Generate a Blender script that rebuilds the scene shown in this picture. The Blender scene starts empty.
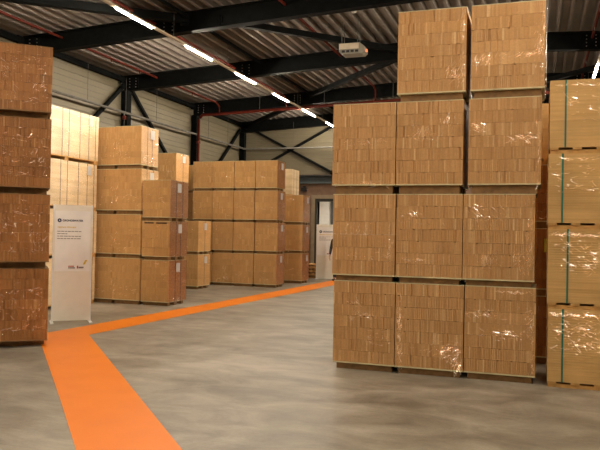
import bpy, bmesh, math, random
from mathutils import Vector, Matrix

scene = bpy.context.scene
COL = scene.collection
random.seed(7)

# ------------------------------------------------------------------ camera
F_PX, YAW, PITCH, ROLL, CAM_H = 700.0, math.radians(18.9), math.radians(.74), math.radians(1.07), 1.57
cam_data = bpy.data.cameras.new('camera')
cam_data.sensor_width = 36.0
cam_data.lens = 36.0 * F_PX / 600.0
cam_data.clip_end = 200
cam = bpy.data.objects.new('camera', cam_data)
COL.objects.link(cam)
fw = Vector((-math.sin(YAW) * math.cos(PITCH), math.cos(YAW) * math.cos(PITCH), math.sin(PITCH)))
rt = Vector((math.cos(YAW), math.sin(YAW), 0))
up = rt.cross(fw)
r2 = math.cos(ROLL) * rt + math.sin(ROLL) * up
u2 = -math.sin(ROLL) * rt + math.cos(ROLL) * up
M = Matrix((r2, u2, -fw)).transposed().to_4x4()
M.translation = Vector((0, 0, CAM_H))
cam.matrix_world = M
scene.camera = cam

# ------------------------------------------------------------------ world, exposure
world = bpy.data.worlds.new('world')
scene.world = world
world.use_nodes = True
world.node_tree.nodes['Background'].inputs[0].default_value = (.9, .85, .8, 1)
world.node_tree.nodes['Background'].inputs[1].default_value = .02
vs = scene.view_settings
vs.view_transform = 'Standard'
vs.look = 'None'
vs.exposure = 0.0
vs.gamma = 1.0
vs.use_curve_mapping = False
scene.cycles.max_bounces = 10
scene.cycles.diffuse_bounces = 5
scene.cycles.transparent_max_bounces = 16
scene.cycles.sample_clamp_indirect = 6
LED_POWER = 600.0
LED_COLOR = (1.0, .86, .68)

# ------------------------------------------------------------------ materials
MATS = {}


def new_mat(name):
    m = bpy.data.materials.new(name)
    m.use_nodes = True
    nt = m.node_tree
    return m, nt, nt.nodes['Principled BSDF']


def plain(name, col, rough=.6, metal=0.0, noise=.12, scale=6.0, bump=0.0, coat=0.0, spec=.5):
    m, nt, b = new_mat(name)
    tc = nt.nodes.new('ShaderNodeTexCoord')
    n = nt.nodes.new('ShaderNodeTexNoise')
    n.inputs['Scale'].default_value = scale
    n.inputs['Detail'].default_value = 6
    nt.links.new(tc.outputs['Object'], n.inputs['Vector'])
    r = nt.nodes.new('ShaderNodeValToRGB')
    r.color_ramp.elements[0].position = .3
    r.color_ramp.elements[1].position = .7
    r.color_ramp.elements[0].color = tuple(c * (1 - noise) for c in col) + (1,)
    r.color_ramp.elements[1].color = tuple(min(1, c * (1 + noise)) for c in col) + (1,)
    nt.links.new(n.outputs['Fac'], r.inputs['Fac'])
    nt.links.new(r.outputs['Color'], b.inputs['Base Color'])
    b.inputs['Roughness'].default_value = rough
    b.inputs['Metallic'].default_value = metal
    b.inputs['Coat Weight'].default_value = coat
    b.inputs['Coat Roughness'].default_value = .25
    b.inputs['Specular IOR Level'].default_value = spec
    if bump:
        bp = nt.nodes.new('ShaderNodeBump')
        bp.inputs['Strength'].default_value = bump
        bp.inputs['Distance'].default_value = .01
        nt.links.new(n.outputs['Fac'], bp.inputs['Height'])
        nt.links.new(bp.outputs['Normal'], b.inputs['Normal'])
    MATS[name] = m
    return m


def strip_mat(name, cols, coat=.08, rough=.65, grain=(60, 4, 60), patch=.18):
    """wood end grain: tone per loose strip plus fine grain, thin film gloss as coat"""
    m, nt, b = new_mat(name)
    g = nt.nodes.new('ShaderNodeAttribute'); g.attribute_name = 'tone'
    r = nt.nodes.new('ShaderNodeValToRGB')
    els = r.color_ramp.elements
    els[0].color = cols[0] + (1,)
    els[1].color = cols[-1] + (1,)
    for i, c in enumerate(cols[1:-1]):
        e = els.new((i + 1) / (len(cols) - 1))
        e.color = c + (1,)
    nt.links.new(g.outputs['Fac'], r.inputs['Fac'])
    tc = nt.nodes.new('ShaderNodeTexCoord')
    oi = nt.nodes.new('ShaderNodeObjectInfo')
    mp = nt.nodes.new('ShaderNodeMapping')
    mp.inputs['Scale'].default_value = grain
    nt.links.new(tc.outputs['Object'], mp.inputs['Vector'])
    n = nt.nodes.new('ShaderNodeTexNoise')
    n.inputs['Scale'].default_value = 1.0
    n.inputs['Detail'].default_value = 4
    nt.links.new(mp.outputs['Vector'], n.inputs['Vector'])
    n2 = nt.nodes.new('ShaderNodeTexNoise')
    n2.noise_dimensions = '4D'
    n2.inputs['Scale'].default_value = 2.2
    n2.inputs['Detail'].default_value = 4
    nt.links.new(tc.outputs['Object'], n2.inputs['Vector'])
    mw = nt.nodes.new('ShaderNodeMath'); mw.operation = 'MULTIPLY'; mw.inputs[1].default_value = 40
    nt.links.new(oi.outputs['Random'], mw.inputs[0])
    nt.links.new(mw.outputs[0], n2.inputs['W'])
    m1 = nt.nodes.new('ShaderNodeMapRange')
    m1.inputs['From Min'].default_value = .3; m1.inputs['From Max'].default_value = .7
    m1.inputs['To Min'].default_value = .92; m1.inputs['To Max'].default_value = 1.06
    nt.links.new(n.outputs['Fac'], m1.inputs['Value'])
    m2 = nt.nodes.new('ShaderNodeMapRange')
    m2.inputs['From Min'].default_value = .3; m2.inputs['From Max'].default_value = .7
    m2.inputs['To Min'].default_value = 1 - patch; m2.inputs['To Max'].default_value = 1 + patch * .7
    nt.links.new(n2.outputs['Fac'], m2.inputs['Value'])
    mm = nt.nodes.new('ShaderNodeMath'); mm.operation = 'MULTIPLY'
    nt.links.new(m1.outputs[0], mm.inputs[0]); nt.links.new(m2.outputs[0], mm.inputs[1])
    vm = nt.nodes.new('ShaderNodeVectorMath'); vm.operation = 'SCALE'
    nt.links.new(r.outputs['Color'], vm.inputs[0]); nt.links.new(mm.outputs[0], vm.inputs['Scale'])
    nt.links.new(vm.outputs[0], b.inputs['Base Color'])
    b.inputs['Roughness'].default_value = rough
    b.inputs['Coat Weight'].default_value = coat
    b.inputs['Coat Roughness'].default_value = .3
    b.inputs['Specular IOR Level'].default_value = .25
    bp = nt.nodes.new('ShaderNodeBump')
    bp.inputs['Strength'].default_value = .5
    bp.inputs['Distance'].default_value = .02
    nt.links.new(n2.outputs['Fac'], bp.inputs['Height'])
    nt.links.new(bp.outputs['Normal'], b.inputs['Coat Normal'])
    MATS[name] = m
    return m


def emit_mat(name, col, strength):
    m = bpy.data.materials.new(name)
    m.use_nodes = True
    nt = m.node_tree
    nt.nodes.remove(nt.nodes['Principled BSDF'])
    e = nt.nodes.new('ShaderNodeEmission')
    e.inputs[0].default_value = col + (1,)
    e.inputs[1].default_value = strength
    nt.links.new(e.outputs[0], nt.nodes['Material Output'].inputs[0])
    MATS[name] = m
    return m


def film_mat(name, fac, rough, scale=(9, 9, 26), bump=.8, tint=(1, 1, 1)):
    """clear film: see-through, shows only by its reflections"""
    m = bpy.data.materials.new(name)
    m.use_nodes = True
    nt = m.node_tree
    nt.nodes.remove(nt.nodes['Principled BSDF'])
    tc = nt.nodes.new('ShaderNodeTexCoord')
    mp = nt.nodes.new('ShaderNodeMapping')
    mp.inputs['Scale'].default_value = scale
    mp.inputs['Rotation'].default_value = (.25, .2, .1)
    nt.links.new(tc.outputs['Object'], mp.inputs['Vector'])
    n = nt.nodes.new('ShaderNodeTexNoise')
    n.inputs['Scale'].default_value = 1.0
    n.inputs['Detail'].default_value = 5
    nt.links.new(mp.outputs['Vector'], n.inputs['Vector'])
    bp = nt.nodes.new('ShaderNodeBump')
    bp.inputs['Strength'].default_value = bump
    bp.inputs['Distance'].default_value = .02
    nt.links.new(n.outputs['Fac'], bp.inputs['Height'])
    g = nt.nodes.new('ShaderNodeBsdfGlossy')
    g.inputs['Color'].default_value = (fac, fac, fac, 1)
    g.inputs['Roughness'].default_value = rough
    nt.links.new(bp.outputs['Normal'], g.inputs['Normal'])
    t = nt.nodes.new('ShaderNodeBsdfTransparent')
    k = 1 - fac * .35
    t.inputs[0].default_value = (k * tint[0], k * tint[1], k * tint[2], 1)
    mx = nt.nodes.new('ShaderNodeAddShader')
    nt.links.new(t.outputs[0], mx.inputs[0])
    nt.links.new(g.outputs[0], mx.inputs[1])
    nt.links.new(mx.outputs[0], nt.nodes['Material Output'].inputs[0])
    MATS[name] = m
    return m


def floor_mat():
    m, nt, b = new_mat('polished_concrete')
    tc = nt.nodes.new('ShaderNodeTexCoord')

    def noise(scale, rot, detail=8, sc=(1, 1, 1), dist=0.0):
        mp = nt.nodes.new('ShaderNodeMapping')
        mp.inputs['Scale'].default_value = sc
        mp.inputs['Rotation'].default_value = (0, 0, rot)
        nt.links.new(tc.outputs['Object'], mp.inputs['Vector'])
        n = nt.nodes.new('ShaderNodeTexNoise')
        n.inputs['Scale'].default_value = scale
        n.inputs['Detail'].default_value = detail
        n.inputs['Roughness'].default_value = .62
        n.inputs['Distortion'].default_value = dist
        nt.links.new(mp.outputs['Vector'], n.inputs['Vector'])
        return n

    big = noise(.55, .6, 7, (1, 1.25, 1), .5)
    mid = noise(1.9, .2, 9, (.75, 1.2, 1), .7)
    fine = noise(34, 0, 6)
    r = nt.nodes.new('ShaderNodeValToRGB')
    e = r.color_ramp.elements
    e[0].position, e[0].color = .37, (.15, .13, .10, 1)
    e[1].position, e[1].color = .61, (.44, .40, .33, 1)
    k = e.new(.5); k.color = (.30, .268, .212, 1)
    a = nt.nodes.new('ShaderNodeMix'); a.data_type = 'FLOAT'; a.inputs[0].default_value = .55
    nt.links.new(big.outputs['Fac'], a.inputs[2]); nt.links.new(mid.outputs['Fac'], a.inputs[3])
    a2 = nt.nodes.new('ShaderNodeMix'); a2.data_type = 'FLOAT'; a2.inputs[0].default_value = .08
    nt.links.new(a.outputs[0], a2.inputs[2]); nt.links.new(fine.outputs['Fac'], a2.inputs[3])
    nt.links.new(a2.outputs[0], r.inputs['Fac'])
    # thin wheel scuffs
    sc = noise(5, .5, 3, (.12, 2.4, 1), 2.0)
    sr = nt.nodes.new('ShaderNodeValToRGB')
    s = sr.color_ramp.elements
    s[0].position, s[0].color = .27, (.8, .8, .8, 1)
    s[1].position, s[1].color = .40, (1, 1, 1, 1)
    nt.links.new(sc.outputs['Fac'], sr.inputs['Fac'])
    mx = nt.nodes.new('ShaderNodeMix'); mx.data_type = 'RGBA'; mx.blend_type = 'MULTIPLY'; mx.inputs[0].default_value = 1
    nt.links.new(r.outputs['Color'], mx.inputs[6]); nt.links.new(sr.outputs['Color'], mx.inputs[7])
    nt.links.new(mx.outputs[2], b.inputs['Base Color'])
    rr = nt.nodes.new('ShaderNodeMapRange')
    rr.inputs['To Min'].default_value = .28; rr.inputs['To Max'].default_value = .62
    nt.links.new(mid.outputs['Fac'], rr.inputs['Value'])
    nt.links.new(rr.outputs[0], b.inputs['Roughness'])
    bp = nt.nodes.new('ShaderNodeBump')
    bp.inputs['Strength'].default_value = .12; bp.inputs['Distance'].default_value = .01
    nt.links.new(fine.outputs['Fac'], bp.inputs['Height'])
    nt.links.new(bp.outputs['Normal'], b.inputs['Normal'])
    MATS['floor'] = m


floor_mat()
strip_mat('strips', [(.38, .19, .068), (.50, .27, .105), (.56, .31, .127), (.61, .355, .155), (.72, .47, .235)], patch=.08)
strip_mat('strips_tan', [(.49, .265, .096), (.545, .307, .118), (.57, .327, .128), (.595, .348, .14), (.65, .40, .172)], patch=.10)
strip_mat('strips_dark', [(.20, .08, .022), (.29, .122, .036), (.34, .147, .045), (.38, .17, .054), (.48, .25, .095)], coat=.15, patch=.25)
strip_mat('sheets', [(.62, .375, .14), (.65, .40, .155), (.66, .408, .16), (.675, .42, .168)], grain=(3, 3, 60), coat=.1)
strip_mat('sheets_pale', [(.60, .45, .26), (.66, .50, .30), (.69, .53, .325), (.72, .56, .35)], grain=(3, 3, 50), coat=.2)
plain('base_board', (.62, .55, .33), .6, noise=.2)
plain('bearer', (.25, .135, .05), .7, noise=.25, scale=14)
plain('pallet_wood', (.56, .31, .095), .7, noise=.25, scale=12)
plain('strap_green', (.02, .17, .12), .35)
plain('strap_dark', (.10, .085, .06), .4)
plain('paper', (.55, .53, .51), .6, noise=.06, scale=30)
plain('board_white', (.88, .83, .73), .5, noise=.03)
plain('poster', (.95, .92, .90), .45, noise=.04, scale=4, bump=.5)
plain('ink_navy', (.012, .014, .07), .5)
plain('ink_grey', (.25, .21, .2), .6)
plain('ink_yellow', (.72, .50, .04), .5)
plain('ink_red', (.55, .10, .07), .5)
plain('ink_white', (.85, .85, .85), .5)
plain('steel', (.006, .0065, .0065), .6, noise=.3, spec=.03)
plain('bolt', (.38, .36, .33), .35, metal=.8)
plain('girder', (.028, .034, .036), .45, noise=.2)
plain('girder_light', (.06, .075, .08), .4, noise=.2)
plain('deck', (.235, .205, .18), .42, metal=.2, noise=.12, scale=3)
plain('cladding', (.155, .133, .086), .5, noise=.05, scale=2)
plain('cladding_joint', (.10, .09, .06), .7)
plain('brown_wall', (.22, .135, .09), .7, noise=.15)
plain('pipe_red', (.085, .013, .007), .5, noise=.2, spec=.15)
plain('galvanised', (.12, .115, .10), .45, metal=.2, noise=.2)
plain('trunking', (.55, .47, .36), .45)
plain('wire', (.10, .10, .09), .5)
plain('orange_paint', (1.0, .25, .002), .42, noise=.05, scale=2.5, spec=.3)
plain('door_frame', (.26, .20, .13), .5)
plain('dark_reveal', (.03, .028, .022), .5)
plain('white_wall', (.72, .69, .63), .6, noise=.05)
plain('unit_grey', (.22, .20, .16), .45)
plain('black_box', (.006, .007, .008), .4)
plain('plain_wall', (.45, .41, .33), .6)
plain('skin', (.62, .33, .23), .5, noise=.08)
plain('sweater', (.028, .030, .034), .85, noise=.25, scale=40)
plain('trousers', (.02, .024, .04), .8, noise=.2, scale=40)
plain('hair', (.035, .02, .012), .6, noise=.3, scale=40)
plain('shoe', (.012, .011, .01), .4)
plain('tag_yellow', (.55, .5, .06), .6)
film_mat('film_crease', .55, .2, bump=.3)
mk = film_mat('film_painted_lit', .15, .3)  # film with pale diffuse added: brightness of lamp-lit sides put into its colour
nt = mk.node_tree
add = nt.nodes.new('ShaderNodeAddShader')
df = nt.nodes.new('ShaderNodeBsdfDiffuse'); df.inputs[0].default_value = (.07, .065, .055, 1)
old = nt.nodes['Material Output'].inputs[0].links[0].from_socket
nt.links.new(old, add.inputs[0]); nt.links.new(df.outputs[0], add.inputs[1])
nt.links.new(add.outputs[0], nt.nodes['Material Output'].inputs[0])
film_mat('film_tinted', .16, .24, tint=(.70, .60, .54))
film_mat('film_sheet', .13, .22)
emit_mat('led', LED_COLOR, LED_POWER)
emit_mat('led_red', (1.0, .12, .04), 3.0)


# ------------------------------------------------------------------ geometry helpers
class MB:
    def __init__(s):
        s.v, s.f, s.tones = [], [], []

    def box(s, x0, x1, y0, y1, z0, z1):
        b = len(s.v)
        s.v += [(x0, y0, z0), (x1, y0, z0), (x1, y1, z0), (x0, y1, z0), (x0, y0, z1), (x1, y0, z1), (x1, y1, z1), (x0, y1, z1)]
        s.f += [tuple(b + i for i in q) for q in ((0, 3, 2, 1), (4, 5, 6, 7), (0, 1, 5, 4), (1, 2, 6, 5), (2, 3, 7, 6), (3, 0, 4, 7))]
        return s

    def bar(s, a, b, w, h, upv=(0, 0, 1)):
        """box of section w x h between two points"""
        a, b = Vector(a), Vector(b)
        d = (b - a).normalized()
        u = Vector(upv)
        if abs(d.dot(u)) > .98:
            u = Vector((0, 1, 0))
        sx = d.cross(u).normalized() * w / 2
        sz = sx.cross(d).normalized() * h / 2
        k = len(s.v)
        for p in (a, b):
            for q in ((-1, -1), (1, -1), (1, 1), (-1, 1)):
                s.v.append(tuple(p + sx * q[0] + sz * q[1]))
        s.f += [tuple(k + i for i in q) for q in ((0, 1, 2, 3), (7, 6, 5, 4), (0, 4, 5, 1), (1, 5, 6, 2), (2, 6, 7, 3), (3, 7, 4, 0))]
        return s

    def tube(s, pts, r, n=8, caps=True):
        pts = [Vector(p) for p in pts]
        rings = []
        for i, p in enumerate(pts):
            if i == 0: d = pts[1] - p
            elif i == len(pts) - 1: d = p - pts[i - 1]
            else: d = (pts[i + 1] - p).normalized() + (p - pts[i - 1]).normalized()
            d.normalize()
            ref = Vector((0, 0, 1)) if abs(d.z) < .9 else Vector((1, 0, 0))
            a = d.cross(ref).normalized(); c = a.cross(d)
            k = len(s.v)
            for j in range(n):
                t = 2 * math.pi * j / n
                s.v.append(tuple(p + (a * math.cos(t) + c * math.sin(t)) * r))
            rings.append(k)
        for a, b in zip(rings, rings[1:]):
            for j in range(n):
                s.f.append((a + j, a + (j + 1) % n, b + (j + 1) % n, b + j))
        if caps:
            s.f.append(tuple(rings[0] + j for j in range(n))[::-1])
            s.f.append(tuple(rings[-1] + j for j in range(n)))
        return s

    def build(s, name, mat, parent=None, smooth=False, kind=None, label=None):
        me = bpy.data.meshes.new(name)
        me.from_pydata(s.v, [], s.f)
        bm = bmesh.new(); bm.from_mesh(me)
        bmesh.ops.recalc_face_normals(bm, faces=bm.faces)
        bm.to_mesh(me); bm.free()
        if smooth:
            me.polygons.foreach_set('use_smooth', [True] * len(me.polygons))
        me.materials.append(MATS[mat] if isinstance(mat, str) else mat)
        if s.tones:
            at = me.attributes.new('tone', 'FLOAT', 'POINT')
            at.data.foreach_set('value', [q for q in s.tones for _ in range(8)])
        o = bpy.data.objects.new(name, me)
        COL.objects.link(o)
        if parent: o.parent = parent
        if kind: o['kind'] = kind
        if label: o['label'] = label
        return o


def tag(o, label, cat, group=None, kind=None):
    o['label'] = label; o['category'] = cat
    if group: o['group'] = group
    if kind: o['kind'] = kind
    return o


def thing(name, label, cat, loc=(0, 0, 0), rz=0.0, group=None):
    o = bpy.data.objects.new(name, None)
    o.empty_display_size = .1
    COL.objects.link(o)
    o.location = loc; o.rotation_euler = (0, 0, rz)
    return tag(o, label, cat, group)


def struct(o, label, cat):
    return tag(o, label, cat, kind='structure')


# ------------------------------------------------------------------ the hall
XL, XR, YF, YB = -11.25, 7.95, 25.5, -7.0
RIDGE, SLOPE, EAVE = -1.65, .051, 5.93
BEAM_D = .41


def deck_z(x):
    return EAVE + SLOPE * ((x - XL) if x < RIDGE else (2 * RIDGE - x - XL))


floor = struct(MB().box(XL - .3, XR + .3, YB - .3, YF + 5, -.2, 0).build('floor', 'floor'), 'grey polished concrete warehouse floor with scuffs', 'floor')

# corrugated deck: ribs run along the hall
m = MB()
pitch, dep = .25, .12
prof = []
x = XL - .2
while x < XR + .2:
    for dx, dz in ((0, 0), (.06, 0), (.085, dep), (.225, dep)):
        prof.append((x + dx, deck_z(x + dx) + dz))
    x += pitch
n = len(prof)
for yy in (YB - .2, YF + .2):
    m.v += [(a, yy, b) for a, b in prof]
for yy in (YB - .2, YF + .2):
    m.v += [(a, yy, b + .12) for a, b in prof]
for i in range(n - 1):
    m.f.append((i, i + 1, n + i + 1, n + i))
    m.f.append((2 * n + i, 3 * n + i, 3 * n + i + 1, 2 * n + i + 1))
m.f += [(0, n, 3 * n, 2 * n), (n - 1, 2 * n + n - 1, 3 * n + n - 1, n + n - 1)]
struct(m.build('ceiling', 'deck'), 'corrugated metal roof deck with ribs running along the hall', 'ceiling')

# walls: backing slab plus separate horizontal cladding planks
wl = struct(MB().box(XL - .3, XL - .03, YB - .3, YF + .3, 0, 6.3).build('wall_left', 'cladding_joint'), 'beige wall of narrow horizontal cladding planks behind the columns', 'wall')
pk = .15
plank_mesh = None
for i in range(40):
    z = i * pk
    o = MB().box(XL - .03, XL, YB, YF, z + .004, z + pk - .004).build('cladding_plank', 'cladding', wl) if plank_mesh is None else None
    if o is None:
        o = bpy.data.objects.new('cladding_plank', plank_mesh); COL.objects.link(o); o.parent = wl
        o.location.z = z
    else:
        plank_mesh = o.data
DOOR_X0, DOOR_X1, DOOR_Z = -8.05, -4.9, 2.83
m = MB()
m.box(XL - .3, DOOR_X0, YF + .03, YF + .3, 0, 3.5).box(DOOR_X1, XR + .3, YF + .03, YF + .3, 0, 3.5)
m.box(DOOR_X0, DOOR_X1, YF + .03, YF + .3, DOOR_Z, 3.5).box(XL - .3, XR + .3, YF + .03, YF + .3, 3.5, 6.8)
wb = struct(m.build('wall_back', 'brown_wall'), 'far end wall, brown below the steel girder, beige planks above', 'wall')
plank_mesh = None
for i in range(17):
    z = 3.86 + i * pk
    if plank_mesh is None:
        o = MB().box(XL, XR, YF, YF + .03, 3.864, 3.86 + pk - .004).build('cladding_plank', 'cladding', wb); plank_mesh = o.data
    else:
        o = bpy.data.objects.new('cladding_plank', plank_mesh); COL.objects.link(o); o.parent = wb; o.location.z = i * pk
struct(MB().box(XR, XR + .3, YB - .3, YF + .3, 0, 6.6).build('wall_right', 'plain_wall'), 'plain beige long wall opposite the columns', 'wall')
struct(MB().box(XL - .3, XR + .3, YB - .3, YB, 0, 6.8).build('wall_front', 'plain_wall'), 'plain beige end wall of the hall', 'wall')

# doorway in the far wall with the pale room behind
d = bpy.data.objects.new('door_1', None); COL.objects.link(d); d.location = (DOOR_X0, YF, 0)
struct(d, 'tall doorway with brown frame in the far end wall', 'door')
W = DOOR_X1 - DOOR_X0
MB().box(-.22, -.08, -.05, .05, 0, 3.07).build('door_frame', 'door_frame', d)
MB().box(W + .08, W + .22, -.05, .05, 0, 3.07).build('door_frame', 'door_frame', d)
MB().box(-.08, W + .08, -.05, .05, 2.93, 3.07).build('door_frame', 'door_frame', d)
MB().box(-.08, 0, -.02, .3, 0, 2.93).build('reveal', 'dark_reveal', d)
MB().box(W, W + .08, -.02, .3, 0, 2.93).build('reveal', 'dark_reveal', d)
MB().box(0, W, -.02, .3, DOOR_Z, 2.93).build('reveal', 'dark_reveal', d)
m = MB()
m.box(-9.5, -4, YF + 2.6, YF + 2.8, 0, 3.3).box(-9.7, -9.5, YF + .31, YF + 2.8, 0, 3.3).box(-4, -3.8, YF + .31, YF + 2.8, 0, 3.3).box(-9.7, -3.8, YF + .31, YF + 2.8, 3.3, 3.4)
wn = struct(m.build('wall_annex', 'white_wall'), 'white walled room seen through the doorway', 'wall')
for xx in (-8.2, -7.75, -7.3, -6.4, -5.5):
    MB().box(xx - .05, xx + .05, YF + 2.54, YF + 2.6, 0, 3.3).build('mullion', 'girder_light' if xx == -8.2 else 'board_white', wn)
t = thing('ceiling_lamp', 'flat ceiling lamp in the white room behind the doorway', 'lamp', (-6.6, YF + 1.4, 3.2))
MB().box(-.62, .62, -.17, .17, .02, .1).build('housing', 'trunking', t)
MB().box(-.6, .6, -.15, .15, 0, .02).build('diffuser', emit_mat('annex_led', (1, .93, .82), 100.0), t)

# far girder
g = thing('wall_girder', 'dark grey steel girder across the far wall above the doorway', 'girder', (0, YF, 3.5))
MB().box(XL + .22, XR, -.06, 0, .06, .29).build('web', 'girder', g)
MB().box(XL + .22, XR, -.18, 0, .29, .32).build('flange', 'girder', g)
MB().box(XL + .22, XR, -.2, 0, 0, .06).build('flange', 'girder_light', g)
t = thing('wall_camera', 'small black box mounted under the far wall girder', 'camera', (-8.56, YF, 3.22))
MB().box(-.1, .1, -.16, -.02, 0, .13).build('body', 'black_box', t)
MB().box(-.03, .03, -.1, .03, .13, .2).build('bracket', 'black_box', t)

# ------------------------------------------------------------------ steel frames
FRAMES = [-3.5, .6, 4.75, 8.9, 13.0, 17.1, 21.3, 25.33]
beam_word = {13.0: 'dark steel roof beam above the pale strapped stack, nearer bay',
             17.1: 'dark steel roof beam ending on the column with wall braces both sides',
             21.3: 'dark steel roof beam carrying the red sprinkler main',
             25.33: 'dark steel roof beam flush against the far end wall',
             8.9: 'dark steel roof beam above the dark brown wrapped stack'}
col_word = {17.1: 'dark steel wall column where two diagonal wall braces meet',
            21.3: 'dark steel wall column with the red sprinkler riser beside it',
            25.33: 'dark steel corner column where left wall meets far wall'}
for Y in FRAMES:
    b = thing('roof_beam', beam_word.get(Y, 'dark steel roof beam over the open front floor'), 'beam', (0, Y, 0), 0, 'roof beams across the hall')
    for xa, xb in ((XL + .05, RIDGE), (RIDGE, XR - .05)):
        za, zb = deck_z(xa) - .005, deck_z(xb) - .005
        for nm, lo, hi, hw in (('top_flange', -.02, 0, .1), ('web', -BEAM_D + .02, -.02, .008), ('bottom_flange', -BEAM_D, -BEAM_D + .02, .1)):
            m = MB()
            m.v = [(xa, -hw, za + lo), (xb, -hw, zb + lo), (xb, hw, zb + lo), (xa, hw, za + lo), (xa, -hw, za + hi), (xb, -hw, zb + hi), (xb, hw, zb + hi), (xa, hw, za + hi)]
            m.f = [(0, 3, 2, 1), (4, 5, 6, 7), (0, 1, 5, 4), (1, 2, 6, 5), (2, 3, 7, 6), (3, 0, 4, 7)]
            m.build(nm, 'steel', b)
    if 8 < Y < 22:
        bolt = None
        spots = [(xs, k) for xs in (-10.75, -7.55, -6.95, 1.0) for k in range(3)]
        for xs in (-10.9, -7.45, 1.05):
            zc = deck_z(xs) - BEAM_D / 2
            MB().box(xs - .17, xs + .17, -.03, -.009, zc - .17, zc + .17).build('splice_plate', 'steel', b)
            for dx in (-.1, .1):
                for dz in (-.12, -.04, .04, .12):
                    if bolt is None:
                        o = MB().tube([(0, -.048, 0), (0, -.03, 0)], .014, 6).build('bolt', 'bolt', b); bolt = o.data
                    else:
                        o = bpy.data.objects.new('bolt', bolt); COL.objects.link(o); o.parent = b
                    o.location = (xs + dx, 0, zc + dz)
    for side, X in (('l', XL + .13), ('r', XR - .13)):
        lab = col_word.get(Y, 'dark steel wall column standing along the left planked wall') if side == 'l' else 'dark steel wall column along the plain long wall'
        c = thing('steel_column', lab, 'column', (X, Y, 0), 0, 'steel wall columns')
        zt = deck_z(X) - BEAM_D - .01
        MB().box(-.1, -.085, -.1, .1, .02, zt).build('flange', 'steel', c)
        MB().box(.085, .1, -.1, .1, .02, zt).build('flange', 'steel', c)
        MB().box(-.085, .085, -.006, .006, .02, zt).build('web', 'steel', c)
        MB().box(-.15, .15, -.15, .15, 0, .02).build('base_plate', 'steel', c)


def strut(name, a, b, w, label, cat='brace', group=None, mat='steel'):
    a, b = Vector(a), Vector(b)
    o = thing(name, label, cat, a, 0, group)
    MB().bar((0, 0, 0), b - a, w, w).build('bar', mat, o)
    dn = (b - a).normalized()
    for p in (dn * .08, (b - a) - dn * .08):
        MB().bar(p - dn * .1, p + dn * .1, w * .3, w * 1.7).build('gusset_plate', mat, o)
    return o


EAVE_LAB = ['dark steel eave strut over the wall beside the open front floor', 'dark steel eave strut over the wall behind the dark brown stack',
            'dark steel eave strut above the pale strapped packs', 'dark steel eave strut between the braced column and the riser column', 'dark steel eave strut between the riser column and the far corner']
ROOF_LAB = ['thin dark roof strut over the dark brown stack', 'thin dark roof strut between the beams above the pale strapped packs',
            'thin dark roof strut ending at the beam with the red main', 'thin dark roof strut between the red main and the far wall']
for i, (ya, yb) in enumerate(zip(FRAMES[2:], FRAMES[3:])):
    strut('eave_strut', (XL + .12, ya + .11, EAVE - .12), (XL + .12, yb - .11, EAVE - .12), .12, EAVE_LAB[i], 'strut', 'eave struts')
    if ya > 8:
        strut('roof_strut', (-7.0, ya + .1, 6.05), (-7.0, yb - .1, 6.05), .06, ROOF_LAB[i - 1], 'strut', 'roof struts beside the light line')
for a, b, w, l in (((-11.0, 8.9, 5.82), (-7.0, 13.0, 6.0), .16, 'dark diagonal roof brace above the dark brown stack'),
                   ((-6.27, 13.0, 5.93), (-3.3, 17.1, 6.16), .13, 'dark diagonal roof brace passing over the hanging grey unit'),
                   ((-3.3, 17.1, 6.0), (-7.1, 21.3, 6.0), .13, 'dark diagonal roof brace beyond the hanging grey unit'),
                   ((-7.3, 21.3, 5.86), (-11.0, 25.3, 5.75), .13, 'dark diagonal roof brace running to the far corner'),
                   ((-.2, 13.1, 6.05), (2.6, 8.9, 6.0), .12, 'dark diagonal roof brace above the pale panel stack'),
                   ((-.4, 21.3, 6.0), (3.4, 17.1, 6.0), .12, 'dark diagonal roof brace behind the pale panel stack')):
    strut('roof_brace', a, b, w, l, group='diagonal roof braces')
bx = XL + .1
for a, b, l in (((bx, 16.98, 5.65), (bx, 13.1, 2.4), 'dark diagonal wall brace falling from the braced column toward the entrance'),
                ((bx, 17.35, 5.65), (bx, 21.1, 2.7), 'dark diagonal wall brace from the braced column to the riser column'),
                ((bx, 25.1, 5.6), (bx, 21.5, 2.7), 'dark diagonal wall brace from the far corner column'),
                ((-10.95, 25.42, 5.75), (-7.35, 25.42, 3.86), 'dark diagonal end wall brace falling from the far corner'),
                ((-10.95, 25.42, 3.86), (-7.35, 25.42, 5.75), 'dark diagonal end wall brace rising away from the far corner')):
    strut('wall_brace', a, b, .09, l, group='diagonal wall braces')

# ------------------------------------------------------------------ wall conduit, wires, bell
t = thing('wall_conduit', 'grey conduit running along the left wall and round the far corner', 'conduit', (XL + .28, 0, 4.86))
MB().tube([(0, YB + 1, 0), (0, 25.1, 0), (.12, 25.22, 0), (17, 25.22, -.03)], .035, 10).build('pipe', 'galvanised', t, True)
for yy in (6.9, 11, 15.1, 16.85, 18.5, 22.0, 23.6):
    MB().tube([(0, yy, .03), (0, yy, 1.0)], .006, 5).build('hanger_wire', 'wire', t)
for xx in (2, 4.2):
    MB().tube([(xx, 25.22, .03), (xx, 25.22, 1.0)], .006, 5).build('hanger_wire', 'wire', t)
t = thing('alarm_bell', 'small red alarm sounder hanging below the wall conduit', 'alarm', (XL + .3, 16.75, 4.66))
MB().tube([(0, 0, 0), (0, 0, .05), (0, 0, .1)], .055, 12).build('body', 'pipe_red', t, True)
MB().tube([(0, 0, .1), (0, 0, .17)], .02, 8).build('mount', 'wire', t)
MB().tube([(0, 0, 0), (0, 0, -.3)], .006, 5).build('cord', 'wire', t)

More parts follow.
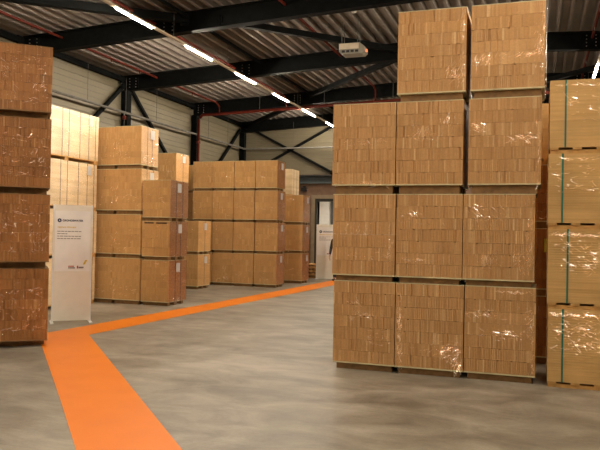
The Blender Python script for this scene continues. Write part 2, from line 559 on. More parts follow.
# ------------------------------------------------------------------ sprinkler pipes
main_z = lambda X: 5.5 + .3 * (X - XL - .49) / 9.26 if X < XL + 9.75 else 5.8 - .3 * (X - XL - 9.75) / 8.6
for X, l in ((-10.15, 'red sprinkler branch pipe nearest the planked left wall'),
             (-7.78, 'red sprinkler branch pipe beside the light line over the aisle'),
             (-4.85, 'red sprinkler branch pipe near the hanging grey unit'),
             (1.07, 'red sprinkler branch pipe above the pale panel stack')):
    z = deck_z(X) - .13
    t = thing('sprinkler_pipe', l, 'pipe', (X, 0, z), 0, 'red sprinkler branch pipes')
    MB().tube([(0, YB + .5, 0), (0, 20.9, 0), (.0, 21.05, -.05), (0, 21.12, -.1), (0, 21.12, main_z(X) + .055 - z)], .03, 8).build('pipe', 'pipe_red', t, True)
    for yy in (2.5, 6.5, 10.6, 12.0, 14.9, 16.2, 19.2):
        MB().tube([(0, yy, 0), (0, yy, -.09)], .016, 6).build('sprinkler_head', 'galvanised' if X > -9 else 'pipe_red', t)
t = thing('sprinkler_main', 'thick red sprinkler main pipe under the beam with wall riser', 'pipe', (XL + .35, 21.12, 0))
MB().tube([(0, 0, .02), (0, 0, 5.35), (.04, 0, 5.42), (.14, 0, 5.5), (9.4, 0, 5.80), (18, 0, 5.5)], .05, 10).build('pipe', 'pipe_red', t, True)
MB().tube([(0, 0, 0), (0, 0, .03)], .12, 12).build('base_flange', 'pipe_red', t)
for zz in (1.5, 3.0, 4.55):
    MB().tube([(0, 0, zz), (0, 0, zz + .08)], .072, 10).build('coupling', 'pipe_red', t)
for xx in (2.2, 4.4, 6.6, 9.0, 12):
    MB().tube([(xx, 0, 5.6), (xx, 0, deck_z(XL + .35 + xx) - .0)], .008, 5).build('hanger_wire', 'wire', t)


# ------------------------------------------------------------------ LED light lines
def light_line(X, label, ys, y0, y1):
    z = 5.5
    tr = thing('light_trunking', label, 'lamp', (X, 0, z))
    MB().box(-.035, .035, y0, y1, .03, .062).build('trunking', 'trunking', tr)
    for yy in [y0 + .5 + 2.6 * k for k in range(int((y1 - y0) / 2.6) + 1)]:
        MB().tube([(0, yy, .06), (0, yy, deck_z(X) - z)], .006, 5).build('suspension_wire', 'wire', tr)
    for yy in ys:
        mm = MB()
        prof = [(-.010, .03), (-.010, .01), (-.006, 0), (.006, 0), (.010, .01), (.010, .03)]
        for y in (yy + .07, yy + 1.29):
            mm.v += [(a, y, b) for a, b in prof]
        for i in range(5):
            mm.f.append((i, i + 1, 6 + i + 1, 6 + i))
        mm.f += [(0, 1, 2, 3, 4, 5), (11, 10, 9, 8, 7, 6)]
        mm.build('led_tube', 'led', tr, label='glowing white tube')


light_line(-7.17, 'continuous line of glowing tubes hanging above the orange floor line', [10.56 + 2.6 * k for k in range(-6, 6)], -6.0, 25.1)
light_line(1.2, 'line of glowing tubes hanging above the pale panel stack', [9.3 + 2.6 * k for k in range(-5, 6)], -6.0, 25.1)

# hanging grey unit and smoke detector
t = thing('hanging_unit', 'grey box unit hanging on wires from the roof deck', 'ceiling unit', (-3.98, 15.0, 5.55))
mm = MB()
mm.v = [(-.27, -.16, .06), (-.2, -.16, 0), (.25, -.16, 0), (.31, -.16, .05), (.31, -.16, .15), (.2, -.16, .24), (-.27, -.16, .24)]
mm.v += [(a, .16, c) for a, b, c in mm.v]
mm.f = [tuple(range(7)), tuple(range(13, 6, -1))] + [(i, (i + 1) % 7, 7 + (i + 1) % 7, 7 + i) for i in range(7)]
mm.build('housing', 'unit_grey', t)
for k in range(4):
    MB().box(-.2 + k * .1, -.13 + k * .1, -.168, -.158, .035, .085).build('vent_slot', 'black_box', t)
MB().box(-.26, .18, -.165, -.158, .11, .235).build('front_panel', 'trunking', t)
MB().tube([(.31, 0, .09), (.33, 0, .09)], .03, 8).build('indicator_light', 'led_red', t, label='small red indicator light')
for sx in (-.22, .14):
    for sy in (-.1, .1):
        MB().tube([(sx, sy, .23), (sx, sy, deck_z(-4) - 5.53)], .007, 5).build('suspension_wire', 'galvanised', t)
t = thing('smoke_detector', 'small round pale detector on the roof deck', 'detector', (-3.75, 14.2, deck_z(-3.75) - .07))
MB().tube([(0, 0, .03), (0, 0, .075)], .07, 14).build('base', 'trunking', t, True)
MB().tube([(0, 0, 0), (0, 0, .03)], .05, 14).build('sensor', 'ink_white', t, True)

# ------------------------------------------------------------------ orange floor line
m = MB()
up_e = [(-7.05, -4.0), (-7.05, 8.85), (-6.98, 10.6), (-6.86, 14.2), (-6.76, 18.5), (-6.68, 25.0)]
lo_e = [(-6.38, -4.0), (-6.38, 7.9), (-6.38, 8.95), (-6.25, 14.0), (-6.06, 19.0), (-5.98, 25.0)]
H = .004
# band along the stacks
def slab(poly, z0, z1, mb):
    k = len(mb.v); n = len(poly)
    mb.v += [(a, b, z0) for a, b in poly] + [(a, b, z1) for a, b in poly]
    mb.f.append(tuple(range(k + n, k + 2 * n)))
    mb.f.append(tuple(range(k + n - 1, k - 1, -1)))
    for i in range(n):
        mb.f.append((k + i, k + (i + 1) % n, k + n + (i + 1) % n, k + n + i))
poly = [(-7.05, 8.0), (-6.5, 8.02), (-6.14, 7.62), (-4.16, 5.42), (-3.11, 4.24), (-.2, .95), (.45, 1.35), (-2.41, 4.52), (-3.9, 6.18), (-6.37, 8.93)]
poly += [(-6.25, 14.0), (-6.06, 19.0), (-5.98, 25.0), (-6.68, 25.0), (-6.76, 18.5), (-6.86, 14.2), (-6.98, 10.6), (-7.05, 8.85)]
slab(poly, .0005, .003, m)
tag(m.build('floor_marking', 'orange_paint'), 'wide orange painted line bending across the concrete floor', 'floor marking')


# ------------------------------------------------------------------ wrapped loads
def crease_mesh(mb, rng, face, w, h, d, n, clusters, size=1.0):
    """little raised folds of stretch film on one side of a load; face: 'f' front (-y) or 's' side (+x)"""
    for _ in range(n):
        c = rng.choice(clusters)
        u = c[0] + rng.gauss(0, c[2]); v = c[1] + rng.gauss(0, c[3])
        ang = c[4] + rng.gauss(0, .35)
        L = rng.choice((.012, .018, .028, .045, .09)) * rng.uniform(.7, 1.2) * size
        wd = rng.uniform(.002, .0065) * size
        segs = 3
        ca, sa = math.cos(ang), math.sin(ang)
        k = len(mb.v); ok = True; rows = []
        bend = rng.uniform(-.3, .3)
        for i in range(segs + 1):
            s = i / segs - .5
            pu = u + s * L * ca - bend * L * (s * s) * sa
            pv = v + s * L * sa + bend * L * (s * s) * ca
            tw = wd * (1 - (2 * s) ** 2 * .75)
            ht = .002 + tw * rng.uniform(.3, .9)
            if not (.01 < pu < .99 * (w if face == 'f' else d) and .01 < pv < h - .01):
                ok = False
            rows.append(((pu - sa * tw, pv + ca * tw, .001), (pu, pv, ht), (pu + sa * tw, pv - ca * tw, .001)))
        if not ok:
            continue
        for r in rows:
            for (a, b_, o) in r:
                if face == 'f':
                    mb.v.append((-w / 2 + a, -d / 2 - .006 - o, b_))
                else:
                    mb.v.append((w / 2 + .008 + o, -d / 2 + a, b_))
        for i in range(segs):
            a = k + i * 3
            mb.f += [(a, a + 1, a + 4, a + 3), (a + 1, a + 2, a + 5, a + 4)]


def film_sheet(rng, w, d, z0, z1, off=.009):
    """rumpled sheet of film over the +x side"""
    mb = MB(); nu, nv = 9, 12
    for j in range(nv + 1):
        for i in range(nu + 1):
            y = -d / 2 + d * i / nu; z = z0 + (z1 - z0) * j / nv
            o = off + rng.uniform(0, .008) + .004 * math.sin(6 * (i / nu + 2.2 * j / nv))
            mb.v.append((w / 2 + o, y, z))
    for j in range(nv):
        for i in range(nu):
            a = j * (nu + 1) + i
            mb.f.append((a, a + 1, a + nu + 2, a + nu + 1))
    return mb


TIERS4 = ['bottom', 'second', 'third', 'top']
SEED = [100]


def load(label, group, x0, x1, y0, z0, z1, depth, mat='strips', rows=6, strips=26, bear=.08, rz=0.0,
         pos=None, creases=60, clusters=None, side_sheet=False, side_creases=0, straps=0, paper=False,
         wide_rows=(), jitter=.004, name='timber_bundle', slots=False, painted_lit=False, tinted=False, base='base_board', csize=1.0, bear_mat='bearer', inset=.05):
    SEED[0] += 1
    rng = random.Random(SEED[0])
    w = x1 - x0
    if pos is None:
        pos = ((x0 + x1) / 2, y0 + depth / 2, z0)
    t = thing(name, label, 'timber bundle', pos, rz, group)
    h = z1 - z0
    d = depth
    # bearers across the front, middle and back
    for yy in (-d / 2 + inset, -.05, d / 2 - .1 - inset):
        MB().box(-w / 2 + .035, w / 2 - .035, yy, yy + .1, 0, bear).build('bearer', bear_mat, t)
    MB().box(-w / 2, w / 2, -d / 2 - .004, d / 2 + .004, bear, bear + .014).build('base_board', base, t)
    zb, zt = bear + .014, h - .008
    cuts = [zb]
    for i in range(rows):
        cuts.append(zb + (zt - zb) * ((i + 1) / rows) + (rng.uniform(-.006, .006) if i < rows - 1 else 0))
    for i in range(rows):
        mb = MB()
        ns = strips if i not in wide_rows else max(6, strips // 3)
        wts = [rng.uniform(.75, 1.3) for _ in range(ns)]
        tot = sum(wts); xa = -w / 2 + .001
        za, zc = cuts[i] + .001, cuts[i + 1] - .001
        rt_ = rng.uniform(-.07, .07)
        for q in wts:
            xb = xa + (w - .002) * q / tot
            of = rng.uniform(0, jitter) + (jitter * 2.2 if rng.random() < .06 else 0)
            mb.box(xa + .0008, xb - .0008, -d / 2 + of, d / 2 - rng.uniform(0, jitter), za, zc - (rng.uniform(.002, .007) if rng.random() < .05 else 0))
            tn = rng.gauss(.5, .12) + rt_ + (rng.uniform(.25, .4) if rng.random() < .09 else 0)
            mb.tones.append(min(1, max(0, tn)))
            xa = xb
        mb.build('strip_row', mat, t, kind='stuff')
    MB().box(-w / 2, w / 2, -d / 2, d / 2, h - .008, h).build('cover_sheet', base, t)
    if creases or side_creases:
        mb = MB()
        if clusters is None:
            clusters = [(rng.uniform(.1, .9) * w, rng.uniform(.15, .9) * h, rng.uniform(.04, .2) * w, rng.uniform(.02, .08), rng.choice((-.5, -.3, .1, 1.2))) for _ in range(3)]
        if creases:
            crease_mesh(mb, rng, 'f', w, h, d, creases, clusters, csize)
        if side_creases:
            cl = [(rng.uniform(.1, .9) * d, rng.uniform(.1, .95) * h, .25 * d, .06, rng.choice((.4, .7, 0))) for _ in range(4)]
            crease_mesh(mb, rng, 's', w, h, d, side_creases, cl, csize)
        if mb.v:
            mb.build('film_creases', 'film_crease', t, kind='stuff', label='shiny stretch film folds')
    if side_sheet:
        film_sheet(rng, w, d, bear, h).build('stretch_film', 'film_painted_lit' if painted_lit else 'film_tinted' if tinted else 'film_sheet', t, True, label='brownish rumpled stretch film' if tinted else 'rumpled stretch film with lamp brightness in its colour')  # first variant carries painted-in brightness for the lamp-lit upper sides
    for k in range(straps):
        yy = -d / 2 + d * (k + 1) / (straps + 1) + rng.uniform(-.04, .04)
        a = w / 2 + .001
        MB().box(-a - .003, a + .003, yy - .008, yy + .008, h - .006, h - .002).box(-a - .003, -a, yy - .008, yy + .008, bear, h).box(a, a + .003, yy - .008, yy + .008, bear, h).build('strap', 'strap_dark', t)
    if paper:
        yy = rng.uniform(-.02, .08)
        MB().box(w / 2 + .018, w / 2 + .02, yy - .08, yy + .08, h - .25, h - .06).build('paper_label', 'paper', t, label='white paper label')
    if slots:
        for a, b_ in ((-.42, -.08), (.02, .4)):
            MB().box(a * w, b_ * w, -d / 2 - .004, -d / 2 + .01, h - .055, h - .03).build('hand_slot', 'black_box', t)
    return t


def sheets_load(label, group, x0, x1, y0, z0, z1, depth, mat, layers, straps_x=(), straps_y=(), strap_mat='strap_green', creases=0, side_creases=0, clusters=None, sidecl=None, paper=None, pal=.075, csize=1.0, blocks='x', sheet=False):
    SEED[0] += 1
    rng = random.Random(SEED[0])
    w, d, h = x1 - x0, depth, z1 - z0
    t = thing('panel_pack', label, 'panel pack', ((x0 + x1) / 2, y0 + d / 2, z0), 0, group)
    if blocks == 'x':
        nb = 6
        for k in range(3):
            yy = (-d / 2 + .005, -.05, d / 2 - .105)[k]
            MB().box(-w / 2 + .01, w / 2 - .01, yy + .012, yy + .1, 0, pal * .62).build('bottom_board', 'pallet_wood', t)
        for k in range(nb):
            xx = -w / 2 + (w - .1) * k / (nb - 1)
            MB().box(xx + .005, xx + .095, -d / 2, d / 2, pal * .62, pal).build('deck_board', 'pallet_wood', t)
    else:
        for yy in (-d / 2 + .01, -.06, d / 2 - .13):
            for xx in (-w / 2 + .01, -.05, w / 2 - .11):
                MB().box(xx, xx + .1, yy, yy + .12, 0, pal * .75).build('pallet_block', 'pallet_wood', t)
        MB().box(-w / 2 + .005, w / 2 - .005, -d / 2 + .005, d / 2 - .005, pal * .75, pal).build('deck_board', 'pallet_wood', t)
    mb = MB()
    for i in range(layers):
        za = pal + (h - pal) * i / layers; zc = pal + (h - pal) * (i + 1) / layers
        j = [rng.uniform(0, .004) for _ in range(4)]
        mb.tones.append(rng.random())
        mb.box(-w / 2 + j[0], w / 2 - j[1], -d / 2 + j[2], d / 2 - j[3], za + .0005, zc - .0005)
    mb.build('panel_sheets', mat, t, kind='stuff')
    for xx in straps_x:
        xs = xx - (x0 + x1) / 2; a = d / 2 + .001
        MB().box(xs - .009, xs + .009, -a - .003, -a, pal, h).box(xs - .009, xs + .009, a, a + .003, pal, h).box(xs - .009, xs + .009, -a - .003, a + .003, h - .004, h - .001).build('strap', strap_mat, t)
    for yy in straps_y:
        ys = yy - (y0 + d / 2); a = w / 2 + .001
        MB().box(a, a + .003, ys - .008, ys + .008, pal, h).box(-a - .003, -a, ys - .008, ys + .008, pal, h).box(-a - .003, a + .003, ys - .008, ys + .008, h - .004, h - .001).build('strap', strap_mat, t)
    if creases or side_creases:
        mb = MB()
        if creases:
            crease_mesh(mb, rng, 'f', w, h, d, creases, clusters, csize)
        if side_creases:
            crease_mesh(mb, rng, 's', w, h, d, side_creases, sidecl, csize)
        mb.build('film_creases', 'film_crease', t, kind='stuff', label='shiny stretch film folds')
    if sheet:
        film_sheet(rng, w, d, pal, h).build('stretch_film', 'film_painted_lit', t, True, label='rumpled stretch film with lamp brightness in its colour')
    if paper is not None:
        ys = paper - (y0 + d / 2)
        MB().box(w / 2 + .022, w / 2 + .024, ys - .07, ys + .07, h - .24, h - .05).build('paper_label', 'paper', t, label='white paper label')
    return t


# ---- tall stack of three columns beside the pale panels
GR = 'bundles of the tall three-column stack'
Rz = [0, 1.035, 2.05, 3.108]
Rt = [1.035, 2.05, 3.108, 4.145]
Rb = [.075, .065, .10, .085]
Rx = [[(-2.285, -1.557), (-1.549, -.785), (-.777, -.025)],
      [(-2.31, -1.568), (-1.556, -.812), (-.806, -.045)],
      [(-2.328, -1.58), (-1.572, -.82), (-.76, .008)],
      [None, (-1.572, -.80), (-.748, .032)]]
cname = ['column at the aisle end', 'middle column', 'column beside the pale panels']
D_R = .78
cl_map = {
    (0, 1): [(.60, .30, .13, .05, .35), (.70, .12, .06, .05, 1.3), (.05, .45, .02, .2, 1.4)],
    (0, 2): [(.18, .72, .14, .03, -.4), (.45, .52, .15, .03, -.35), (.70, .68, .05, .08, .6), (.72, .3, .02, .2, 1.5), (.55, .98, .12, .01, 0)],
    (1, 0): [(.3, .62, .1, .04, 1.4), (.68, .4, .02, .14, 1.5), (.4, .3, .25, .02, -.2)],
    (1, 1): [(.15, .75, .15, .04, -.5), (.76, .5, .015, .25, 1.5), (.2, .27, .12, .015, 0)],
    (1, 2): [(.2, .8, .14, .06, -.6), (.30, .30, .07, .05, 1.5), (.62, .3, .06, .06, 1.4), (.7, .55, .03, .2, 1.4)],
    (2, 1): [(.3, .72, .08, .06, 1.3), (.6, .82, .06, .06, 1.4), (.5, .65, .25, .02, -.2)],
    (2, 2): [(.62, .60, .12, .025, -.2), (.08, .74, .05, .03, -.3), (.74, .5, .012, .3, 1.5)],
    (2, 0): [(.3, .6, .25, .02, -.3), (.4, .12, .2, .02, -.1)],
    (3, 1): [(.74, .5, .02, .3, 1.5), (.65, .3, .06, .05, 1.2)],
    (3, 2): [(.6, .45, .12, .015, .15), (.12, .42, .08, .03, 1.3), (.74, .55, .03, .12, 1.2), (.76, .6, .01, .35, 1.5)],
}
ncr = {(0, 1): 190, (0, 2): 150, (1, 2): 110, (2, 2): 90, (3, 2): 120}
for k in range(4):
    for c in range(3):
        if Rx[k][c] is None:
            continue
        a, b = Rx[k][c]
        load('wrapped strip-wood bundle, %s tier, %s of the tall three-column stack' % (TIERS4[k], cname[c]), GR,
             a, b, 7.95 + random.uniform(-.01, .012), Rz[k], Rt[k], D_R, 'strips', rows=7 if (k, c) != (1, 0) else 6,
             strips=42 if k != 3 else 38, bear=Rb[k], creases=int(1.7 * ncr.get((k, c), 55)), clusters=cl_map.get((k, c)),
             side_sheet=(c == 2 or (k == 3)), wide_rows=(2, 3) if (k, c) == (3, 2) else ())

# ---- pale panel packs beside it
GP = 'pale panel packs with green straps'
zz = [(0, .83), (.83, 1.675), (1.675, 2.475), (2.475, 3.255)]
stp = [.255, .305, .25, .265]
ncl = [480, 300, 110, 80]
for k, (a, b) in enumerate(zz):
    x0 = .115 + (-.022, -.032, -.037, -.03)[k]
    hh = b - a
    cl = [(.3, hh * .75, .28, .05, -.12), (.5, hh * .55, .22, .05, -.2), (.2, hh * .93, .25, .01, 0)]
    sheets_load('pale board pack with green strap, %s of the four beside the tall stack' % TIERS4[k], GP, x0, x0 + 1.25, 7.9, a, b, 1.05, 'sheets', 30,
                straps_x=(x0 + stp[k] - .105, x0 + 1.0), creases=ncl[k], clusters=cl, pal=.065 if k else .06)

# ---- packs behind, seen in the gap
for k, (a, b) in enumerate([(0, .85), (.85, 1.7), (1.7, 2.5), (2.5, 3.27)]):
    if k == 3:
        sheets_load('pale board pack topping the stack hidden behind the tall stack', 'stack behind the gap', -.14, .8, 9.3, a, b, .8, 'sheets', 20, straps_x=(.10, .6))
    else:
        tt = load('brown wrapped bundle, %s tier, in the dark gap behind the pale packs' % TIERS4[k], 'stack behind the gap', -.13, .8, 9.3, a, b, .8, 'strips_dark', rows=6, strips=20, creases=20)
        if k == 1:
            MB().box(-.28, -.22, -.42, -.415, .55, .72).build('tag', 'tag_yellow', tt, label='yellow tag')

# ---- dark brown stack on the diagonal
GL = 'dark brown bundles of the turned stack'
ang = math.radians(41)
for k, (a, b) in enumerate([(0, 1.045), (1.045, 2.035), (2.035, 3.05), (3.05, 4.015)]):
    w, dd = 1.0, .76
    off = (.006, .003, -.002, -.006)[k]
    cx, cy = -6.215 + off * math.cos(ang), 7.79 + off * math.sin(ang)
    ux, uy = math.cos(ang), math.sin(ang)
    px = cx - ux * w / 2 - uy * dd / 2
    py = cy - uy * w / 2 + ux * dd / 2
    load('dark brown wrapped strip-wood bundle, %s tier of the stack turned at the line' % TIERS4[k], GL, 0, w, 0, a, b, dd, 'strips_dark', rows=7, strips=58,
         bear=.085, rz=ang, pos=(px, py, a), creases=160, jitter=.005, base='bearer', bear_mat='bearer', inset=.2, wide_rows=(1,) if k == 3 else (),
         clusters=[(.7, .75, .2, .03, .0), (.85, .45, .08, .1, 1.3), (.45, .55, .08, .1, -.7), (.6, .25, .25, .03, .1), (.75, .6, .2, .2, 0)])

# ---- pale strapped packs behind the board
for k, (a, b) in enumerate([(0, 1.0), (1.0, 1.975), (1.975, 2.97), (2.97, 4.0)]):
    sc = [(1.5, .6, .35, .05, -.2), (1.8, .8, .25, .06, .1), (1.35, .35, .3, .12, -.1)]
    sheets_load('pale wrapped board pack with dark straps, %s of the stack behind the poster board' % TIERS4[k], 'pale strapped packs', -10.05, -9.05 + .02 * (k % 2), 10.75, a, b, 2.1, 'sheets_pale', 12,
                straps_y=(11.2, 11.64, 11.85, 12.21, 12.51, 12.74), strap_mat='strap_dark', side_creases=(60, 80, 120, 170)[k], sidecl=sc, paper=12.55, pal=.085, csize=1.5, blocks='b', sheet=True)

# ---- two-column stack next to it
GA = 'tan bundles in the stack after the pale packs'
for k, (a, b) in enumerate([(0, .985), (.985, 1.925), (1.925, 2.905), (2.905, 3.825)]):
    for c, (xa, xb) in enumerate([(-9.43, -8.735), (-8.712, -8.06 + .02 * (k != 3))]):
        load('tan wrapped bundle, %s tier, %s column of the four-high stack after the pale packs' % (TIERS4[k], ('wall-side', 'aisle-side')[c]), GA, xa, xb, 13.0 + .04 * (1 - c), a, b, .7, 'strips_tan', rows=6, strips=18,
             bear=.085, creases=26, side_sheet=(c == 1), painted_lit=(k > 1), side_creases=90 if (c == 1 and k > 1) else 0, straps=2 if c == 1 else 0, paper=(c == 1 and k > 1), csize=1.4,
             clusters=[(.68 if c == 0 else .05, .4, .03, .2, 1.4), (.3, .3, .15, .1, .3)])
for k, (a, b) in enumerate([(0, .96), (.96, 1.79), (1.79, 2.66)]):
    xa = -8.015 - .0
    load('tan wrapped bundle, %s of the three-high stack standing by the orange line' % ('bottom', 'middle', 'top')[k], 'three-high tan stack', xa, xa + .655, 13.03, a, b, .78, 'strips_tan', rows=(6, 4, 5)[k], strips=22,
         bear=.075, creases=14, side_sheet=True, tinted=True, side_creases=110, straps=2, paper=True, slots=(k == 1), csize=1.4)

# ---- stack behind: high one by the wall, low one by the aisle
for k, (a, b) in enumerate([(0, .95), (.95, 1.9), (1.9, 2.83), (2.83, 3.77)]):
    load('tan bundle, %s tier of the four-high stack near the riser column' % TIERS4[k], 'four-high single stack', -10.22, -9.6, 17.3, a, b, .74, 'strips_tan', rows=5, strips=18, creases=10, side_sheet=True, straps=1, paper=True, side_creases=25, csize=1.5)
for k, (a, b) in enumerate([(0, .955), (.955, 1.88)]):
    load('tan bundle, %s of the two-high stack in front of the long row' % ('lower', 'upper')[k], 'two-high stack', -9.53, -8.845, 17.25, a, b, .76, 'strips_tan', rows=5, strips=18, creases=10, side_sheet=True, straps=1, paper=True, side_creases=25, csize=1.5)

# ---- long row of five columns
GB = 'tan bundles of the five-column row'
XB = [-10.72, -10.01, -9.98, -9.285, -8.595, -7.915, -7.23]
bcol = ['column farthest from the aisle', 'second column from the wall side', 'third column', 'second column from the aisle', 'column at the aisle']
for k, (a, b) in enumerate([(0, .97), (.97, 1.885), (1.885, 2.82), (2.82, 3.705)]):
    cols = [(-10.72, -10.03), (-9.97, -9.3), (-9.278, -8.61), (-8.587, -7.93), (-7.907, -7.235 + .03 * (k < 3))]
    for c, (xa, xb) in enumerate(cols):
        load('tan wrapped bundle, %s tier, %s in the five-column row' % (TIERS4[k], bcol[c]), GB, xa, xb, 19.0 + (1.0 if c == 0 else 0) + random.uniform(-.035, .035), a, b, .66, 'strips_tan', rows=5, strips=16,
             bear=.08, creases=12, side_sheet=(c == 4), tinted=True, side_creases=50 if c == 4 else 0, paper=(c == 4), csize=1.8)

# ---- three-high stack at the end of the row, taller one behind
for k, (a, b) in enumerate([(0, .955), (.955, 1.865), (1.865, 2.81)]):
    load('tan wrapped bundle, %s of the three-high stack nearest the doorway' % ('bottom', 'middle', 'top')[k], 'three-high stack at the doorway', -7.77, -7.1, 21.0, a, b, .7, 'strips_tan', rows=5, strips=16, bear=.085, creases=10, side_sheet=True, tinted=True, side_creases=70, paper=(k < 3), csize=1.8)
for k, (a, b) in enumerate([(0, .95), (.95, 1.87), (1.87, 2.8), (2.8, 3.72)]):
    sheets_load('pale board pack, %s tier of the stack behind the five-column row' % TIERS4[k], 'pale stack behind the row', -8.6, -7.78, 21.8, a, b, .75, 'sheets_pale', 12, straps_y=(22.0, 22.3), strap_mat='strap_dark', pal=.085, blocks='b')

# ---- low pallet pile by the doorway
t = thing('pallet_pile', 'low pile of wooden pallets beside the doorway', 'pallets', (-7.92, 24.3, 0))
for k in range(4):
    for yy in (-.38, 0, .38):
        for xx in (-.38, 0, .38):
            MB().box(xx - .05, xx + .05, yy - .05, yy + .05, k * .125 + .018, k * .125 + .095).build('pallet_block', 'bearer', t)
    for yy in (-.38, 0, .38):
        MB().box(-.45, .45, yy - .05, yy + .05, k * .125, k * .125 + .018).build('bottom_board', 'pallet_wood', t)
    for xx in (-.39, -.195, 0, .195, .39):
        MB().box(xx - .06, xx + .06, -.45, .45, k * .125 + .095, k * .125 + .12).build('deck_board', 'pallet_wood', t)


# ------------------------------------------------------------------ poster boards
def text_mesh(body, size, name, mat, parent, loc, bold=0.0):
    cu = bpy.data.curves.new(name, 'FONT')
    cu.body = body; cu.size = size; cu.extrude = .0008; cu.offset = bold
    tmp = bpy.data.objects.new(name, cu); COL.objects.link(tmp)
    bpy.context.view_layer.update()
    dg = bpy.context.evaluated_depsgraph_get()
    me = bpy.data.meshes.new_from_object(tmp.evaluated_get(dg))
    bpy.data.objects.remove(tmp)
    me.materials.clear(); me.materials.append(MATS[mat])
    o = bpy.data.objects.new(name, me); COL.objects.link(o); o.parent = parent
    o.location = loc; o.rotation_euler = (math.pi / 2, 0, 0)
    return o


def poster_board(label, loc, rz, w, h):
    t = thing('poster_board', label, 'poster board', loc, rz, 'white standing poster boards')
    MB().box(-w / 2, w / 2, -.02, .02, .03, h).build('panel', 'board_white', t)
    MB().box(-w / 2, -w / 2 + .02, -.024, .024, .02, h + .002).build('edge_profile', 'ink_white', t)
    MB().box(w / 2 - .02, w / 2, -.024, .024, .02, h + .002).build('edge_profile', 'ink_white', t)
    for s in (-1, 1):
        mb = MB()
        mb.box(s * (w / 2 - .01) - .025, s * (w / 2 - .01) + .025, -.2, .2, 0, .014).box(s * (w / 2 - .01) - .012, s * (w / 2 - .01) + .012, -.03, .03, .014, .05)
        mb.build('foot', 'ink_white', t)
    # paper poster, slightly creased
    pb, pt = h * .435, h * .95
    mb = MB(); nu, nv = 8, 12; rng = random.Random(3)
    for j in range(nv + 1):
        for i in range(nu + 1):
            mb.v.append((-w / 2 + .035 + (w - .07) * i / nu, -.024 - rng.uniform(0, .0035), pb + (pt - pb) * j / nv))
    for j in range(nv):
        for i in range(nu):
            a = j * (nu + 1) + i
            mb.f.append((a, a + 1, a + nu + 2, a + nu + 1))
    p = mb.build('poster', 'poster', t, True, label='creased white paper poster')
    y = -.0295
    L = -w / 2 + w * .11
    z = h * .868
    r = w * .05
    MB().tube([(L + r, y + .001, z), (L + r, y - .001, z)], r, 24).build('round_emblem', 'ink_navy', p)
    MB().tube([(L + r, y - .0008, z), (L + r, y - .0016, z)], r * .38, 5).build('emblem_mark', 'ink_white', p)
    text_mesh('CRONOSWATER', w * .068, 'headline', 'ink_navy', p, (L + r * 2.5, y, z - w * .025), .0015)
    text_mesh('Algemene Informatie', w * .055, 'subtitle', 'ink_yellow', p, (L, y, h * .806), .0008)
    rows = [(.52, .0), (.2, .3), (.58, 0), (.5, 0)]
    for k in range(4):
        zz_ = h * (.772 - k * .0205)
        xa = L
        for q in range(7 if k != 1 else 3):
            ln = rng.uniform(.05, .1) * w
            MB().box(xa, xa + ln, y - .0006, y + .0006, zz_, zz_ + .011).build('text_line', 'ink_grey', p)
            xa += ln + .014 * w
            if xa > w * .2: break
    mb = MB(); a0 = w * .27; z0 = h * .493; hh = w * .12
    mb.v = [(a0, y, z0), (a0 + .055 * w, y, z0), (a0 + .115 * w, y, z0 + hh), (a0 + .06 * w, y, z0 + hh)]
    mb.v += [(a, b - .001, c) for a, b, c in mb.v]
    mb.f = [(0, 1, 2, 3), (7, 6, 5, 4), (0, 4, 5, 1), (1, 5, 6, 2), (2, 6, 7, 3), (3, 7, 4, 0)]
    mb.build('yellow_slash', 'ink_yellow', p)
    MB().box(-w * .1, w * .05, y - .0006, y + .0006, h * .474, h * .482).build('sponsor_mark', 'ink_red', p)
    MB().box(-w * .1, w * .07, y - .0006, y + .0006, h * .459, h * .469).build('sponsor_text', 'ink_grey', p)
    MB().box(w * .12, w * .155, y - .0006, y + .0006, h * .459, h * .482).build('sponsor_mark', 'ink_red', p)
    MB().box(w * .165, w * .29, y - .0006, y + .0006, h * .461, h * .474).build('sponsor_text', 'ink_grey', p)
    return t


A_, B_ = Vector((-7.765, 9.82)), Vector((-7.28, 10.24))
mid = (A_ + B_) / 2; dv = B_ - A_
poster_board('white poster board beside the dark brown turned stack', (mid.x, mid.y, 0), math.atan2(dv.y, dv.x), dv.length, 1.99)
poster_board('white poster board beside the doorway with a person in front', (-6.93, 23.5, 0), 0.0, .98, 1.92)


# ------------------------------------------------------------------ person
def skin_mesh(name, joints, edges, mat, parent, sub=2, root=0):
    me = bpy.data.meshes.new(name)
    me.from_pydata([j[:3] for j in joints], edges, [])
    o = bpy.data.objects.new(name, me); COL.objects.link(o)
    md = o.modifiers.new('skin', 'SKIN'); md.use_smooth_shade = True
    sv = me.skin_vertices[0].data
    for i, j in enumerate(joints):
        sv[i].radius = (j[3], j[4] if len(j) > 4 else j[3])
        sv[i].use_root = (i == root)
    s = o.modifiers.new('sub', 'SUBSURF'); s.levels = sub; s.render_levels = sub
    bpy.context.view_layer.update()
    dg = bpy.context.evaluated_depsgraph_get()
    me2 = bpy.data.meshes.new_from_object(o.evaluated_get(dg))
    bpy.data.objects.remove(o)
    me2.name = name
    me2.materials.clear(); me2.materials.append(MATS[mat])
    me2.polygons.foreach_set('use_smooth', [True] * len(me2.polygons))
    o2 = bpy.data.objects.new(name, me2); COL.objects.link(o2); o2.parent = parent
    return o2


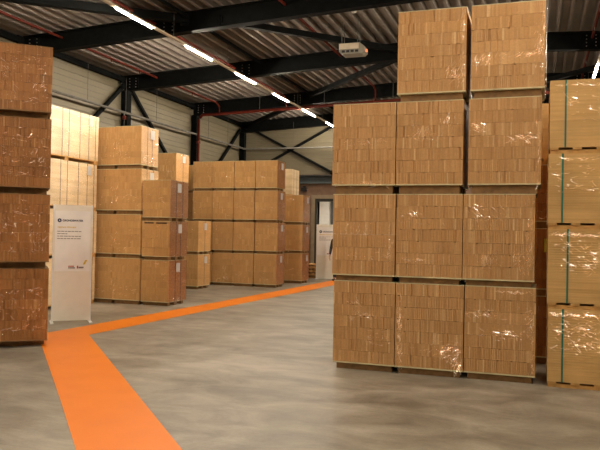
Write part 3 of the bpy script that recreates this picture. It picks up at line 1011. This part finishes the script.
def person(loc, rz):
    t = thing('person', 'standing person in a dark grey sweater in front of the far poster board', 'person', loc, rz)
    # facing -y; body core and limbs in one skin
    J = [(0, .02, .95, .085, .06), (0, .02, 1.12, .085, .055), (0, .02, 1.30, .095, .055), (0, .02, 1.42, .07, .045), (0, .02, 1.49, .05, .05), (0, -.008, 1.575, .07, .092), (0, 0, 1.66, .098, .118), (0, .005, 1.745, .075, .09)]
    E = [(0, 1), (1, 2), (2, 3), (3, 4), (4, 5), (5, 6), (6, 7)]
    for s in (-1, 1):
        k = len(J)
        J += [(s * .18, .02, 1.40, .05), (s * .25, .03, 1.12, .038), (s * .275, -.02, .885, .034), (s * .278, -.035, .82, .042, .03)]
        E += [(3, k), (k, k + 1), (k + 1, k + 2), (k + 2, k + 3)]
        hk = k + 3
        for q, (dy, ln) in enumerate(((-.03, .075), (-.01, .085), (.012, .078), (.032, .06))):
            k2 = len(J)
            J += [(s * .276, -.04 + dy, .765, .0135), (s * .268, -.043 + dy, .765 - ln * .55, .012), (s * .254, -.045 + dy, .765 - ln, .010)]
            E += [(hk, k2), (k2, k2 + 1), (k2 + 1, k2 + 2)]
        k2 = len(J)
        J += [(s * .258, -.075, .80, .011), (s * .248, -.092, .765, .0095), (s * .240, -.096, .735, .008)]
        E += [(hk, k2), (k2, k2 + 1), (k2 + 1, k2 + 2)]
        k3 = len(J)
        J += [(s * .1, .02, .88, .085), (s * .105, .0, .50, .055), (s * .11, .03, .10, .04), (s * .115, -.1, .05, .04, .03)]
        E += [(0, k3), (k3, k3 + 1), (k3 + 1, k3 + 2), (k3 + 2, k3 + 3)]
    skin_mesh('body', J, E, 'skin', t)
    J = [(0, .02, .86, .185, .14), (0, .02, 1.00, .165, .12), (0, .02, 1.12, .16, .115), (0, .02, 1.30, .175, .12), (0, .02, 1.42, .13, .095), (0, .018, 1.475, .065, .06)]
    E = [(0, 1), (1, 2), (2, 3), (3, 4), (4, 5)]
    for s in (-1, 1):
        k = len(J)
        J += [(s * .185, .02, 1.395, .068), (s * .252, .03, 1.12, .054), (s * .276, -.018, .865, .04)]
        E += [(4, k), (k, k + 1), (k + 1, k + 2)]
    skin_mesh('sweater', J, E, 'sweater', t)
    J = [(0, .02, 1.03, .15, .11), (0, .02, .90, .155, .115)]; E = [(0, 1)]
    for s in (-1, 1):
        k = len(J)
        J += [(s * .1, .02, .80, .092), (s * .105, .0, .50, .07), (s * .11, .03, .085, .06)]
        E += [(1, k), (k, k + 1), (k + 1, k + 2)]
    skin_mesh('trousers', J, E, 'trousers', t)
    for s in (-1, 1):
        skin_mesh('shoe', [(s * .11, .07, .048, .045), (s * .112, -.02, .05, .05, .047), (s * .118, -.15, .038, .045, .036)], [(0, 1), (1, 2)], 'shoe', t)
    # hair cap and face
    hb = bmesh.new(); bmesh.ops.create_uvsphere(hb, u_segments=20, v_segments=12, radius=1)
    for v in hb.verts:
        v.co = Vector((v.co.x * .088, v.co.y * .104 + .012, v.co.z * .1 + 1.69))
    bmesh.ops.delete(hb, geom=[v for v in hb.verts if v.co.z < 1.60 or (v.co.y < -.045 and v.co.z < 1.725)], context='VERTS')
    me = bpy.data.meshes.new('hair'); hb.to_mesh(me); hb.free(); me.materials.append(MATS['hair'])
    me.polygons.foreach_set('use_smooth', [True] * len(me.polygons))
    o = bpy.data.objects.new('hair', me); COL.objects.link(o); o.parent = t
    for s in (-1, 1):
        MB().tube([(s * .028, -.088, 1.655), (s * .028, -.096, 1.655)], .011, 10).build('eye', 'ink_white', t)
        MB().tube([(s * .028, -.0955, 1.655), (s * .028, -.098, 1.655)], .005, 8).build('pupil', 'black_box', t)
        MB().tube([(s * .078, .0, 1.675), (s * .086, .008, 1.655), (s * .08, .004, 1.63)], .014, 8).build('ear', 'skin', t, True)
    MB().tube([(0, -.086, 1.66), (0, -.108, 1.625), (0, -.088, 1.615)], .011, 8).build('nose', 'skin', t, True)
    MB().bar((-.024, -.084, 1.588), (.024, -.084, 1.588), .03, .009).build('mouth', 'ink_red', t)
    return t


person((-6.465, 22.9, 0), 0.0)
